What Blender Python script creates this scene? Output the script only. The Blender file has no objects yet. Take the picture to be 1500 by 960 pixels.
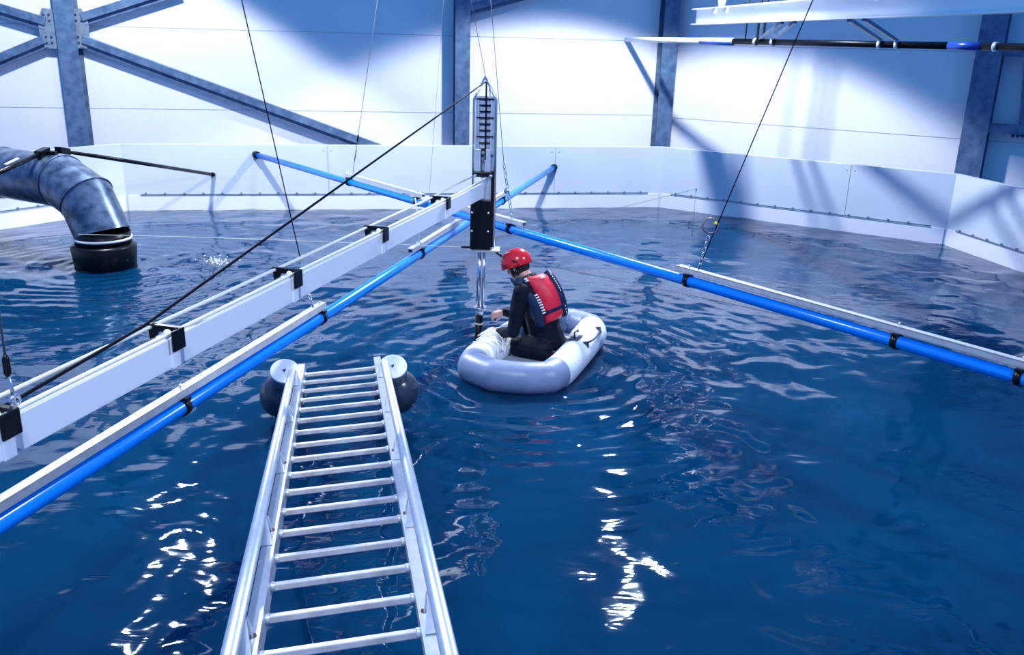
import bpy, bmesh, math, random
import numpy as np
from mathutils import Vector, Matrix, noise as mnoise

C = bpy.context.scene.collection
PI = math.pi
random.seed(4)

# ------------------------------------------------------------------ camera
EYE = np.array([0.0, 0.0, 2.7])
FOC = 1296.38
DN = np.array([-0.02543869, 0.95097897, 0.30820752])    # world down, seen in the camera (x right, y down, z forward)
FW = np.array([0.0, 0, 1]) - DN * DN[2]; FW /= np.linalg.norm(FW)
RT = np.cross(DN, FW)
WR = np.array([[RT[0], FW[0], -DN[0]], [RT[1], FW[1], -DN[1]], [RT[2], FW[2], -DN[2]]])  # cam axes -> world coords rows

cam_d = bpy.data.cameras.new('camera'); cam = bpy.data.objects.new('camera', cam_d); C.objects.link(cam)
cam_d.sensor_width = 36; cam_d.lens = FOC / 1500 * 36; cam_d.clip_end = 200; cam_d.clip_start = 0.05
ax, ay, az = WR[0], WR[1], WR[2]     # world vectors of cam x(right), y(down), z(forward)
cam.matrix_world = Matrix(((ax[0], -ay[0], -az[0], EYE[0]), (ax[1], -ay[1], -az[1], EYE[1]), (ax[2], -ay[2], -az[2], EYE[2]), (0, 0, 0, 1)))
bpy.context.scene.camera = cam

def ray(x, y):
    r = np.array([x - 750.0, y - 480.0, FOC]); return WR.T @ r
def G(x, y, z=0.0):                      # where the sight line meets a level plane
    r = ray(x, y); return Vector(EYE + r * ((z - EYE[2]) / r[2]))
def Yp(x, y, Y):                         # ... the upright plane at distance Y
    r = ray(x, y); return Vector(EYE + r * (Y / r[1]))
def V(x, y, p, q):                       # ... the upright plane through two ground points
    n = np.array([-(q[1] - p[1]), q[0] - p[0]]); r = ray(x, y)
    return Vector(EYE + r * ((n @ np.array(p[:2])) / (n @ r[:2])))
def Zd(x, y, d):                         # ... a given depth
    return Vector(EYE + ray(x, y) * (d / FOC))

# ------------------------------------------------------------------ exposure, world, lamps
sc = bpy.context.scene
sc.view_settings.view_transform = 'Standard'; sc.view_settings.look = 'None'
sc.view_settings.gamma = 1; sc.view_settings.use_curve_mapping = False
sc.view_settings.exposure = 0.0
w = bpy.data.worlds.new('world'); sc.world = w; w.use_nodes = True
w.node_tree.nodes['Background'].inputs[0].default_value = (0.07, 0.36, 1.0, 1)
w.node_tree.nodes['Background'].inputs[1].default_value = 0.80

def spot(name, loc, target, power, size, blend, radius=0.2, col=(0.90, 0.94, 1.0)):
    l = bpy.data.lights.new(name, 'SPOT'); l.energy = power; l.spot_size = size; l.spot_blend = blend
    l.shadow_soft_size = radius; l.color = col
    o = bpy.data.objects.new(name, l); C.objects.link(o); o.location = loc
    o.rotation_euler = (Vector(target) - Vector(loc)).to_track_quat('-Z', 'Y').to_euler()
    return o
spot('hall_or_fill_lamp', (-4.93, 10.9, 6.05), (-7.5, 9.1, 0), 2350, math.radians(158), 0.10, 0.16)
spot('hall_or_fill_lamp', (2.05, 12.8, 6.2), (1.5, 12.4, 0), 3100, math.radians(111), 0.16, 0.16)
spot('hall_or_fill_lamp', (-5.3, 12.4, 5.2), (-4.7, 9.9, 0), 1000, math.radians(84), 0.3, 0.15)
spot('hall_or_fill_lamp', (1.7, 12.6, 5.0), (1.2, 10.1, 0), 1000, math.radians(84), 0.3, 0.15)
spot('hall_or_fill_lamp', (-1.5, 1.0, 6.5), (-1.0, 3.6, 0), 1100, math.radians(96), 0.4, 0.3)  # unseen front fill for objects the far lamps leave backlit
spot('hall_or_fill_lamp', (5.0, 3.2, 5.6), (-1.0, 6.0, 0.8), 1100, math.radians(75), 0.5, 0.3)  # fill spot added out of view to brighten the boom's right face

# ------------------------------------------------------------------ materials
def mat(name, col, rough=0.5, metal=0.0, noise=0.0, nscale=6.0, bump=0.0, bscale=30.0, col2=None, spec=0.5, coat=0.0):
    m = bpy.data.materials.new(name); m.use_nodes = True; nt = m.node_tree
    b = nt.nodes['Principled BSDF']
    b.inputs['Base Color'].default_value = (*col, 1); b.inputs['Roughness'].default_value = rough
    b.inputs['Metallic'].default_value = metal
    b.inputs['Specular IOR Level'].default_value = spec; b.inputs['Coat Weight'].default_value = coat
    tc = nt.nodes.new('ShaderNodeTexCoord')
    if col2 is not None or noise > 0:
        n = nt.nodes.new('ShaderNodeTexNoise'); n.inputs['Scale'].default_value = nscale; n.inputs['Detail'].default_value = 6
        nt.links.new(tc.outputs['Object'], n.inputs['Vector'])
        r = nt.nodes.new('ShaderNodeValToRGB'); r.color_ramp.elements[0].position = 0.35; r.color_ramp.elements[1].position = 0.65
        c2 = col2 if col2 is not None else tuple(c * (1 - noise) for c in col)
        r.color_ramp.elements[0].color = (*c2, 1); r.color_ramp.elements[1].color = (*col, 1)
        nt.links.new(n.outputs['Fac'], r.inputs['Fac']); nt.links.new(r.outputs['Color'], b.inputs['Base Color'])
    if bump > 0:
        n2 = nt.nodes.new('ShaderNodeTexNoise'); n2.inputs['Scale'].default_value = bscale; n2.inputs['Detail'].default_value = 4
        nt.links.new(tc.outputs['Object'], n2.inputs['Vector'])
        bp = nt.nodes.new('ShaderNodeBump'); bp.inputs['Strength'].default_value = bump; bp.inputs['Distance'].default_value = 0.01
        nt.links.new(n2.outputs['Fac'], bp.inputs['Height']); nt.links.new(bp.outputs['Normal'], b.inputs['Normal'])
    return m
M = {}
M['panel'] = mat('wall_panel_paint', (0.74, 0.76, 0.84), 0.45, noise=0.05, nscale=1.2)
M['joint'] = mat('panel_joint', (0.42, 0.45, 0.55), 0.7)
M['rim'] = mat('white_plastic_sheet', (0.62, 0.68, 0.80), 0.35, noise=0.05, nscale=1.5)
M['skirt'] = mat('pale_liner', (0.80, 0.82, 0.92), 0.4)
M['batten'] = mat('batten_metal', (0.30, 0.36, 0.45), 0.4, 0.7)
M['galv'] = mat('galvanised_steel', (0.12, 0.20, 0.32), 0.42, 0.25, col2=(0.055, 0.11, 0.21), nscale=7)
M['galv_plate'] = mat('galvanised_plate', (0.24, 0.31, 0.40), 0.4, 0.3, noise=0.3, nscale=12)
M['bolt'] = mat('bolt_steel', (0.05, 0.08, 0.16), 0.4, 0.5)
M['duct'] = mat('duct_sheet', (0.12, 0.18, 0.27), 0.30, 0.5, col2=(0.025, 0.05, 0.095), nscale=7)
M['black'] = mat('black_rubber', (0.003, 0.004, 0.008), 0.35, spec=0.2)
M['blackpl'] = mat('black_plastic', (0.003, 0.004, 0.009), 0.30, spec=0.25)
M['blue'] = mat('blue_plastic_pipe', (0.0, 0.215, 0.90), 0.22, spec=0.5, noise=0.08, nscale=3)
M['alu'] = mat('aluminium', (0.72, 0.75, 0.80), 0.35, 0.55, noise=0.15, nscale=18)
M['alud'] = mat('brushed_aluminium', (0.66, 0.70, 0.78), 0.38, 0.6, noise=0.12, nscale=25)
M['rung'] = mat('worn_aluminium_rung', (0.80, 0.78, 0.80), 0.4, 0.35, col2=(0.62, 0.56, 0.56), nscale=16)
M['boom'] = mat('white_box_section', (0.78, 0.80, 0.90), 0.35)
M['white'] = mat('white_paint', (0.86, 0.88, 0.93), 0.4)
M['steel'] = mat('polished_steel', (0.55, 0.60, 0.68), 0.22, 0.9)
M['dsteel'] = mat('dark_wire', (0.004, 0.006, 0.014), 0.6, 0.0, spec=0.05)
M['wire'] = mat('grey_wire', (0.10, 0.11, 0.14), 0.4, 0.3)
M['rod'] = mat('cream_rod', (0.78, 0.78, 0.72), 0.35, 0.2)
M['line'] = mat('pale_line', (0.62, 0.66, 0.55), 0.6)
M['yellow'] = mat('yellow_tape', (0.75, 0.75, 0.03), 0.5)
M['board'] = mat('scale_board', (0.42, 0.48, 0.62), 0.5)
M['hull_grey'] = mat('grey_boat_fabric', (0.21, 0.27, 0.43), 0.38, noise=0.1, nscale=9, bump=0.12, bscale=60)
M['hull_white'] = mat('white_boat_fabric', (0.74, 0.77, 0.84), 0.4, bump=0.1, bscale=50)
M['hull_floor'] = mat('boat_floor_fabric', (0.25, 0.30, 0.40), 0.5)
M['cord'] = mat('off_white_cord', (0.80, 0.80, 0.76), 0.7)
M['skin'] = mat('skin', (0.72, 0.36, 0.31), 0.5, noise=0.12, nscale=30)
M['suit'] = mat('black_coverall', (0.003, 0.006, 0.018), 0.6, spec=0.15, bump=0.5, bscale=18)
M['navy'] = mat('navy_webbing', (0.005, 0.018, 0.060), 0.5, spec=0.25, bump=0.25, bscale=40)
M['redv'] = mat('red_vest_cloth', (0.75, 0.012, 0.045), 0.5, bump=0.35, bscale=22)
M['redh'] = mat('red_helmet_shell', (0.72, 0.008, 0.016), 0.22, coat=0.4)
M['hair'] = mat('dark_hair', (0.008, 0.009, 0.014), 0.6)
M['buoy'] = mat('dark_float_rubber', (0.03, 0.045, 0.085), 0.25, noise=0.3, nscale=9)
M['drum'] = mat('float_drum', (0.10, 0.13, 0.20), 0.22, 0.3)
M['foam'] = mat('foam', (0.9, 0.92, 0.95), 0.3)
M['floor'] = mat('concrete_floor', (0.20, 0.22, 0.26), 0.7, noise=0.2)
M['rust'] = mat('rust', (0.10, 0.035, 0.02), 0.8)

# water: deep blue body under a glossy skin
mw = bpy.data.materials.new('tank_water'); mw.use_nodes = True; nt = mw.node_tree
b = nt.nodes['Principled BSDF']
b.inputs['Base Color'].default_value = (0.0006, 0.030, 0.105, 1)
b.inputs['Roughness'].default_value = 0.03; b.inputs['IOR'].default_value = 1.42
tc = nt.nodes.new('ShaderNodeTexCoord')
nz = nt.nodes.new('ShaderNodeTexNoise'); nz.inputs['Scale'].default_value = 0.5; nz.inputs['Detail'].default_value = 3
rr = nt.nodes.new('ShaderNodeValToRGB')
rr.color_ramp.elements[0].position = 0.35; rr.color_ramp.elements[0].color = (0.0004, 0.019, 0.062, 1)
rr.color_ramp.elements[1].position = 0.7; rr.color_ramp.elements[1].color = (0.0008, 0.036, 0.098, 1)
nt.links.new(tc.outputs['Object'], nz.inputs['Vector']); nt.links.new(nz.outputs['Fac'], rr.inputs['Fac'])
nt.links.new(rr.outputs['Color'], b.inputs['Base Color'])
b.inputs['Specular Tint'].default_value = (0.50, 0.74, 1.0, 1)
mp = nt.nodes.new('ShaderNodeMapping'); mp.inputs['Scale'].default_value = (0.75, 1.7, 1.0)
n3 = nt.nodes.new('ShaderNodeTexNoise'); n3.inputs['Scale'].default_value = 5.0; n3.inputs['Detail'].default_value = 2.0; n3.inputs['Distortion'].default_value = 0.6
bw = nt.nodes.new('ShaderNodeBump'); bw.inputs['Strength'].default_value = 0.12; bw.inputs['Distance'].default_value = 0.022
nt.links.new(tc.outputs['Object'], mp.inputs['Vector']); nt.links.new(mp.outputs['Vector'], n3.inputs['Vector'])
nt.links.new(n3.outputs['Fac'], bw.inputs['Height']); nt.links.new(bw.outputs['Normal'], b.inputs['Normal'])
b.inputs['Subsurface Weight'].default_value = 1.0; b.inputs['Subsurface Radius'].default_value = (0.3, 0.6, 1.0); b.inputs['Subsurface Scale'].default_value = 0.6
M['water'] = mw

# ------------------------------------------------------------------ mesh helpers
ORG = {}
def tag(o, label=None, cat=None, group=None, kind=None):
    if label: o['label'] = label
    if cat: o['category'] = cat
    if group: o['group'] = group
    if kind: o['kind'] = kind
    return o
def thing(name, loc, label, cat, group=None, kind=None):
    o = bpy.data.objects.new(name, None); C.objects.link(o); o.location = loc; o.empty_display_size = 0.1
    ORG[o.name] = Vector(loc); return tag(o, label, cat, group, kind)
class MB:
    def __init__(s): s.bm = bmesh.new(); s.mi = 0
    def face(s, vs):
        try:
            f = s.bm.faces.new(vs); f.material_index = s.mi; return f
        except ValueError: return None
    def box(s, c, X, Y, Z, bev=0.0):      # half-extent vectors
        c, X, Y, Z = map(Vector, (c, X, Y, Z))
        if X.cross(Y).dot(Z) < 0: Z = -Z
        if bev > 0:
            t = bmesh.new(); vs = [t.verts.new(c + X*a + Y*b_ + Z*d) for a in (-1, 1) for b_ in (-1, 1) for d in (-1, 1)]
            for q in ((0,1,3,2),(4,6,7,5),(0,4,5,1),(2,3,7,6),(0,2,6,4),(1,5,7,3)): t.faces.new([vs[i] for i in q])
            bmesh.ops.bevel(t, geom=t.edges[:], offset=bev, segments=2, affect='EDGES', profile=0.5)
            s.merge(t); return s
        vs = [s.bm.verts.new(c + X*a + Y*b_ + Z*d) for a in (-1, 1) for b_ in (-1, 1) for d in (-1, 1)]
        for q in ((0,1,3,2),(4,6,7,5),(0,4,5,1),(2,3,7,6),(0,2,6,4),(1,5,7,3)): s.face([vs[i] for i in q])
        return s
    def merge(s, t):
        mp = {v: s.bm.verts.new(v.co) for v in t.verts}
        for f in t.faces:
            g = s.face([mp[v] for v in f.verts])
            if g: g.smooth = f.smooth
        t.free()
    def bar(s, a, b, w_, h, up=(0, 0, 1), bev=0.0):      # rectangular bar, w_ across, h along up
        a, b = Vector(a), Vector(b); d = b - a; up = Vector(up)
        side = d.cross(up).normalized(); u = side.cross(d).normalized()
        return s.box((a + b) / 2, d / 2, side * w_ / 2, u * h / 2, bev)
    def tube(s, pts, r, n=12, caps=True, closed=False, smooth=True, sy=1.0, up=None):
        pts = [Vector(p) for p in pts]; m = len(pts); rs = r if isinstance(r, (list, tuple)) else [r] * m
        rings = []; prev = None
        for i in range(m):
            if closed: t = (pts[(i+1) % m] - pts[i-1])
            elif i == 0: t = pts[1] - pts[0]
            elif i == m-1: t = pts[-1] - pts[-2]
            else: t = (pts[i+1]-pts[i]).normalized() + (pts[i]-pts[i-1]).normalized()
            if t.length < 1e-9: t = Vector((0, 0, 1))
            t.normalize()
            if prev is None:
                ref = Vector(up) if up is not None else (Vector((0, 0, 1)) if abs(t.z) < 0.95 else Vector((1, 0, 0)))
            else: ref = prev
            v = (ref - t * ref.dot(t)).normalized(); prev = v; u = t.cross(v)
            k = 1.0
            if 0 < i < m-1 or closed:
                a1 = (pts[i]-pts[i-1]).normalized(); k = 1 / max(0.5, a1.dot(t))
            rings.append([s.bm.verts.new(pts[i] + (u*math.cos(2*PI*j/n)*sy + v*math.sin(2*PI*j/n)) * rs[i] * (k if k < 1.3 else 1.3)) for j in range(n)])
        mm = m if closed else m-1
        for i in range(mm):
            A, B = rings[i], rings[(i+1) % m]
            for j in range(n):
                f = s.face([A[j], A[(j+1) % n], B[(j+1) % n], B[j]])
                if f: f.smooth = smooth
        if caps and not closed:
            s.face(rings[0][::-1]); s.face(rings[-1])
        return s
    def ball(s, c, r, seg=16, sc_=(1, 1, 1), axes=None):
        t = bmesh.new(); bmesh.ops.create_uvsphere(t, u_segments=seg, v_segments=max(6, seg//2), radius=1)
        for v in t.verts:
            p = Vector((v.co.x*sc_[0], v.co.y*sc_[1], v.co.z*sc_[2])) * r
            if axes: p = axes[0]*p.x + axes[1]*p.y + axes[2]*p.z
            v.co = Vector(c) + p
        for f in t.faces: f.smooth = True
        s.merge(t); return s
    def torus(s, c, R, r, ax_, n=24, m=8):
        ax_ = Vector(ax_).normalized(); u = ax_.orthogonal().normalized(); v = ax_.cross(u)
        return s.tube([Vector(c) + (u*math.cos(2*PI*i/n) + v*math.sin(2*PI*i/n))*R for i in range(n)], r, m, closed=True)
    def prism(s, poly, d):                # polygon of 3D points extruded by d
        d = Vector(d); A = [s.bm.verts.new(Vector(p)) for p in poly]; B = [s.bm.verts.new(Vector(p) + d) for p in poly]
        s.face(A[::-1]); s.face(B); n = len(A)
        for i in range(n): s.face([A[i], A[(i+1) % n], B[(i+1) % n], B[i]])
        return s
    def hbeam(s, a, b, H_, B_, tw, tf, hdir):   # H section; hdir = direction of the web depth
        a, b = Vector(a), Vector(b); d = (b-a).normalized(); h = Vector(hdir); h = (h - d*h.dot(d)).normalized(); wv = d.cross(h)
        c = (a+b)/2; L = (b-a)/2
        s.box(c, L, h*(H_/2 - tf), wv*tw/2)
        for k in (-1, 1): s.box(c + h*k*(H_/2 - tf/2), L, h*tf/2, wv*B_/2)
        return s
    def build(s, name, m, parent=None, **kw):
        off = Vector((0, 0, 0)); p = parent
        if parent is not None: off = ORG[parent.name]
        bmesh.ops.recalc_face_normals(s.bm, faces=s.bm.faces[:])
        me = bpy.data.meshes.new(name)
        o = bpy.data.objects.new(name, me); C.objects.link(o)
        if parent is None:
            cs = [v.co for v in s.bm.verts]; lo = Vector((min(c.x for c in cs), min(c.y for c in cs), min(c.z for c in cs))); hi = Vector((max(c.x for c in cs), max(c.y for c in cs), max(c.z for c in cs)))
            off = Vector(((lo.x+hi.x)/2, (lo.y+hi.y)/2, lo.z)); o.location = off
        else: o.parent = parent
        for v in s.bm.verts: v.co -= off
        s.bm.to_mesh(me); s.bm.free()
        for q in (m if isinstance(m, (list, tuple)) else [m]): me.materials.append(q)
        ORG[o.name] = off
        return tag(o, **kw) if kw else o

# ------------------------------------------------------------------ tank octagon
def d2(deg): return Vector((math.cos(math.radians(deg)), math.sin(math.radians(deg)), 0))
A = G(187, 308); B = G(965, 303); Cc = G(1383, 358)
aAB = math.degrees(math.atan2(B.y-A.y, B.x-A.x)); LL = (B-A).length; SS = (Cc-B).length
aBC = math.degrees(math.atan2(Cc.y-B.y, Cc.x-B.x))
D = Cc + d2(-79.5) * LL
aLA = 56.0
K = A - d2(aLA) * SS
J = K - d2(100.5) * LL
cen = (A + B + D + J) / 4
E1 = J + (D - J) * 0 + d2(-34.5) * SS
F1 = D - d2(55.5) * SS
OCT = [A, B, Cc, D, F1, E1, J, K]
names = ['far', 'far_right', 'right', 'near_right', 'near', 'near_left', 'left', 'far_left']
RIM = 1.03; TH = 0.10
def inset(i, off):   # vertex i of the octagon moved outwards
    p0, p1, p2 = OCT[i-1], OCT[i], OCT[(i+1) % 8]
    e1 = (p1-p0).normalized(); e2 = (p2-p1).normalized()
    n1 = Vector((-e1.y, e1.x, 0)); n2 = Vector((-e2.y, e2.x, 0))
    bb = (n1+n2).normalized(); return p1 + bb * (off / max(0.3, bb.dot(n1)))
for i in range(8):
    p, q = OCT[i], OCT[(i+1) % 8]; po, qo = inset(i, TH), inset((i+1) % 8, TH)
    m = MB(); z0, z1 = -0.6, RIM
    lo = [p + Vector((0, 0, z0)), q + Vector((0, 0, z0)), qo + Vector((0, 0, z0)), po + Vector((0, 0, z0))]
    m.prism(lo, (0, 0, z1 - z0))
    m.build('wall_tank_' + names[i], M['rim'], kind='structure')
    e = (q-p).normalized(); n = Vector((e.y, -e.x, 0)); L = (q-p).length
    t = MB()            # liner skirt below the batten, with the batten and its bolts
    t.box((p+q)/2 + n*0.006 + Vector((0, 0, -0.03)), e*(L/2 - 0.03), n*0.006, Vector((0, 0, 0.26)))
    t.build('trim_%d' % (i+1), M['skirt'], kind='structure')
    if i in (0, 1, 2, 7):
        t = MB()
        t.box((p+q)/2 + n*0.016 + Vector((0, 0, 0.245)), e*(L/2 - 0.22), n*0.004, Vector((0, 0, 0.010)))
        k = 0.3
        while k < L - 0.25:
            t.box(p + e*k + n*0.016 + Vector((0, 0, 0.262)), e*0.013, n*0.010, Vector((0, 0, 0.014))); k += 0.29
        t.build('trim_%d' % (i+11), M['batten'], kind='structure')
def seam(px, i, idx):
    p, q = OCT[i], OCT[(i+1) % 8]; e = (q-p).normalized(); n = Vector((e.y, -e.x, 0)); o = V(px, 250, p, q)
    m = MB(); m.box(Vector((o.x, o.y, 0.64)) + n*0.002, e*0.004, n*0.003, Vector((0, 0, 0.38)))
    for s_ in (-1, 1):
        m.tube([Vector((o.x, o.y, 0.95)) + e*0.06*s_, Vector((o.x, o.y, 0.95)) + e*0.06*s_ + n*0.008], 0.008, 8)
    m.build('trim_%d' % idx, M['joint'], kind='structure')
seam(481, 0, 21); seam(813, 0, 22); seam(1246, 1, 23)

# building walls behind the tank
eF = (B-A).normalized(); nF = Vector((-eF.y, eF.x, 0)); eR = (Cc-B).normalized(); nR = Vector((-eR.y, eR.x, 0))
OFF = 1.5
cornerFR = inset(1, OFF)
# far wall from far left to the bend, right wall beyond the bend
WH = 6.2
FL = cornerFR - eF * 16; RR = cornerFR + eR * 14
for nm, p, q, nn in (('wall_back', FL, cornerFR, nF), ('wall_right', cornerFR, RR, nR)):
    m = MB(); m.prism([p, q, q + nn*0.15, p + nn*0.15], (0, 0, WH)); m.build(nm, M['panel'], kind='structure')
hz = [V(430, 162, FL, cornerFR).z, V(430, 46, FL, cornerFR).z]
dz = hz[1]-hz[0]
for k in range(-1, 4):
    z = hz[0] + dz*k
    m = MB(); m.box((FL+cornerFR)/2 - nF*0.002 + Vector((0, 0, z)), (cornerFR-FL)/2, nF*0.003, Vector((0, 0, 0.005)))
    m.build('trim_%d' % (31+k), M['joint'], kind='structure')
zr = V(1200, 188, cornerFR, RR).z
for k in range(-1, 4):
    z = zr + dz*k
    m = MB(); m.box((RR+cornerFR)/2 - nR*0.002 + Vector((0, 0, z)), (cornerFR-RR)/2, nR*0.003, Vector((0, 0, 0.005)))
    m.build('trim_%d' % (41+k), M['joint'], kind='structure')
m = MB(); m.box((0, 7, -0.66), (14, 0, 0), (0, 14, 0), (0, 0, 0.05)); m.build('floor', M['floor'], kind='structure')

# ------------------------------------------------------------------ water surface
def inside_oct(X, Y, off):
    ok = np.ones(X.shape, bool)
    for i in range(8):
        p, q = OCT[i], OCT[(i+1) % 8]; ex, ey = (q-p).normalized().xy
        ok &= ((X-p.x)*(-ey) + (Y-p.y)*ex) < off
    return ok
def make_water():
    xs = np.arange(-9.2, 9.5, 0.028); ys_ = [0.5]
    while ys_[-1] < 16.0: ys_.append(ys_[-1] + 0.018 + 0.0022 * ys_[-1])
    ys = np.array(ys_)
    X, Y = np.meshgrid(xs, ys); rng = np.random.RandomState(7)
    # warp the domain so that crests wander
    def field(n, lmin, lmax, seed):
        r = np.random.RandomState(seed); Z = np.zeros_like(X)
        for _ in range(n):
            l = math.exp(r.uniform(math.log(lmin), math.log(lmax))); a = r.uniform(0, 2*PI)
            Z += np.sin((X*math.cos(a) + Y*math.sin(a)) * 2*PI/l + r.uniform(0, 2*PI)) 
        return Z / math.sqrt(n)
    wx = field(8, 0.7, 2.2, 1) * 0.07; wy = field(8, 0.7, 2.2, 2) * 0.07
    Xw, Yw = X + wx, Y + wy
    Z = np.zeros_like(X)
    for _ in range(90):
        l = math.exp(rng.uniform(math.log(0.13), math.log(1.1)))
        a = rng.normal(PI/2, 0.95) if rng.rand() < 0.75 else rng.uniform(0, PI)
        s = 0.040 * (l / 0.5) ** 0.10 / math.sqrt(45)
        Z += s * l / (2*PI) * 1.9 * np.sin((Xw*math.cos(a) + Yw*math.sin(a)) * 2*PI/l + rng.uniform(0, 2*PI))
    amp = 0.75 + 0.45 * np.clip(field(6, 2.5, 6.0, 3), -1, 1)
    # calmer close to the viewer, livelier around the boat and under the outlet
    amp *= 0.70 + 0.50 * np.exp(-((X-0.3)**2 + (Y-7.6)**2) / 5.0) + 0.55 * np.exp(-((X+4.3)**2 + (Y-9.5)**2) / 5.0)
    Z *= amp
    def ring(cx, cy, r0, l, h, dec):
        R = np.sqrt((X-cx)**2 + (Y-cy)**2) + wx*0.6
        return h * np.sin((R-r0) * 2*PI/l) * np.exp(-np.clip(R-r0, 0, 99)/dec) * (R > r0*0.6)
    Z += ring(0.2, 7.3, 0.7, 0.21, 0.0050, 1.5) + ring(-4.9, 10.3, 0.3, 0.20, 0.0050, 1.3) + ring(-1.2, 6.1, 0.3, 0.20, 0.0032, 1.0)
    Z = Z - 0.005
    keep = inside_oct(X, Y, 0.05)
    ny, nx = X.shape; idx = -np.ones(X.size, int)
    kf = keep[:-1, :-1] & keep[1:, :-1] & keep[:-1, 1:] & keep[1:, 1:]
    I, Jx = np.nonzero(kf); v00 = I*nx + Jx
    quads = np.stack([v00, v00+1, v00+nx+1, v00+nx], 1)
    used = np.unique(quads); idx[used] = np.arange(len(used)); quads = idx[quads]
    co = np.stack([X.ravel()[used], Y.ravel()[used], Z.ravel()[used]], 1)
    me = bpy.data.meshes.new('water'); me.vertices.add(len(co)); me.vertices.foreach_set('co', co.ravel().astype(np.float32))
    me.loops.add(quads.size); me.loops.foreach_set('vertex_index', quads.ravel().astype(np.int32))
    me.polygons.add(len(quads)); me.polygons.foreach_set('loop_start', np.arange(0, quads.size, 4, dtype=np.int32))
    me.polygons.foreach_set('loop_total', np.full(len(quads), 4, dtype=np.int32))
    me.update(calc_edges=True); me.polygons.foreach_set('use_smooth', np.ones(len(quads), bool))
    me.materials.append(M['water'])
    o = bpy.data.objects.new('water', me); C.objects.link(o)
    sd_ = o.modifiers.new('depth', 'SOLIDIFY'); sd_.thickness = 0.5; sd_.offset = -1
    tag(o, 'dark blue rippled water filling the eight-sided tank', 'water', kind='stuff')
make_water()

# ------------------------------------------------------------------ steel columns
def onF(px, py, off):  # point on a plane parallel to the far building wall, off metres in front of it
    p = FL - nF*off; return V(px, py, p, p + eF)
def onR(px, py, off):
    p = cornerFR - nR*off; return V(px, py, p, p + eR)
def column(p, nn, ee, label, B_=0.3, H_=0.28):
    t = thing('steel_column', (p.x, p.y, 0), label, 'column', 'galvanised wall columns')
    c = Vector((p.x, p.y, 0)) + nn * (H_/2)
    m = MB(); m.hbeam(c + Vector((0, 0, -0.61)), c + Vector((0, 0, WH)), H_, B_, 0.012, 0.018, nn); m.build('h_section', M['galv'], t)
    return t
cA = onF(113, 180, 0.30); cB = onF(677, 180, 0.30); cC_ = onF(973, 180, 0.30); cD = onR(1430, 180, 0.32)
colA = column(cA, nF, eF, 'galvanised column at the left carrying four bolted diagonal braces')
colB = column(cB, nF, eF, 'galvanised column on the far wall, just left of the mast top', B_=0.26)
colC = column(cC_, nF, eF, 'galvanised column at the bend of the wall, crossed by shadows', B_=0.28)
colD = column(cD, nR, eR, 'dark shaded column on the right wall, near the picture edge', B_=0.36, H_=0.3)
# gusset plates with bolts
fp = 0.30
for sgn, px in ((-1, 71), (1, 117)):
    c = onF(px, 42, 0.16); hw = 0.14
    poly = [c + eF*sgn*x + Vector((0, 0, z)) for x, z in ((-hw, 0.30), (0.06, 0.31), (0.14, 0.12), (0.14, -0.10), (0.08, -0.30), (-hw, -0.31))]
    m = MB(); m.prism(poly, -nF*0.014); g = m.build('gusset_plate', M['galv_plate'], colA)
    for zc in (0.17, -0.17):
        for dx in (-0.035, 0.045):
            for dz_ in (-0.045, 0.045):
                q = c + eF*sgn*(dx) + Vector((0, 0, zc+dz_)) - nF*0.014
                mm = MB(); mm.tube([q, q - nF*0.02], 0.018, 6, smooth=False); mm.build('bolt', M['bolt'], g)
def brace(p, q, label, w_=0.20, dark=None):
    m = MB(); m.bar(p, q, w_, w_*0.9, up=nF.cross((q-p)).normalized() if True else None)
    return m
def angle_brace(p, q, label, wd=0.22, group='diagonal wall braces'):
    t = thing('diagonal_brace', p, label, 'brace', group)
    d = (q-p).normalized(); up = nF.cross(d).normalized()
    if up.z < 0: up = -up
    m = MB(); c = (p+q)/2; hv = (q-p)/2
    m.box(c + up*wd*0.13 - nF*0.045, hv, nF*0.045, up*wd*0.29, 0.006)
    m.box(c - up*wd*0.28 - nF*0.012, hv, nF*0.010, up*wd*0.16)
    m.box(c - up*wd*0.44 - nF*0.03, hv, nF*0.03, up*0.006)
    m.build('steel_profile', M['galv'], t)
    return t
bo = 0.12
angle_brace(onF(122, 60, bo), onF(560, 220, bo), 'long galvanised brace running from the left column down towards the tank rim')
angle_brace(onF(122, 28, bo), onF(262, -16, bo), 'galvanised brace rising to the right from the left column')
angle_brace(onF(68, 60, bo), onF(-60, 113, bo), 'galvanised brace dropping to the left from the left column')
angle_brace(onF(68, 34, bo), onF(-60, -4, bo), 'galvanised brace rising to the left from the left column')
angle_brace(onF(688, 14, bo), onF(860, -36, bo), 'galvanised brace rising right from the column behind the mast')
# horizontals on the right wall
t = thing('wall_rail', onR(1462, 74, 0.2), 'dark horizontal steel rail high beside the shaded right column', 'rail', 'right wall rails')
m = MB(); m.bar(onR(1440, 74, 0.2), onR(1600, 84, 0.2), 0.14, 0.12); m.build('steel_profile', M['galv'], t)
t = thing('wall_rail', onR(1470, 189, 0.2), 'dark bolted horizontal steel rail low beside the shaded right column', 'rail', 'right wall rails')
m = MB(); m.bar(onR(1437, 187, 0.2), onR(1600, 196, 0.2), 0.12, 0.14); m.build('steel_profile', M['galv'], t)
m = MB()
for px in (1484, 1491, 1498): q = onR(px, 199, 0.16); m.ball(q, 0.03, 8)
m.build('bolts', M['bolt'], t)
t = thing('wall_post', onR(1497, 180, 0.15), 'short upright steel post between the two right wall rails', 'post')
m = MB(); m.bar(onR(1499, 186, 0.15), onR(1508, 80, 0.15), 0.12, 0.1, up=nR); m.build('steel_profile', M['galv'], t)

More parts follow.
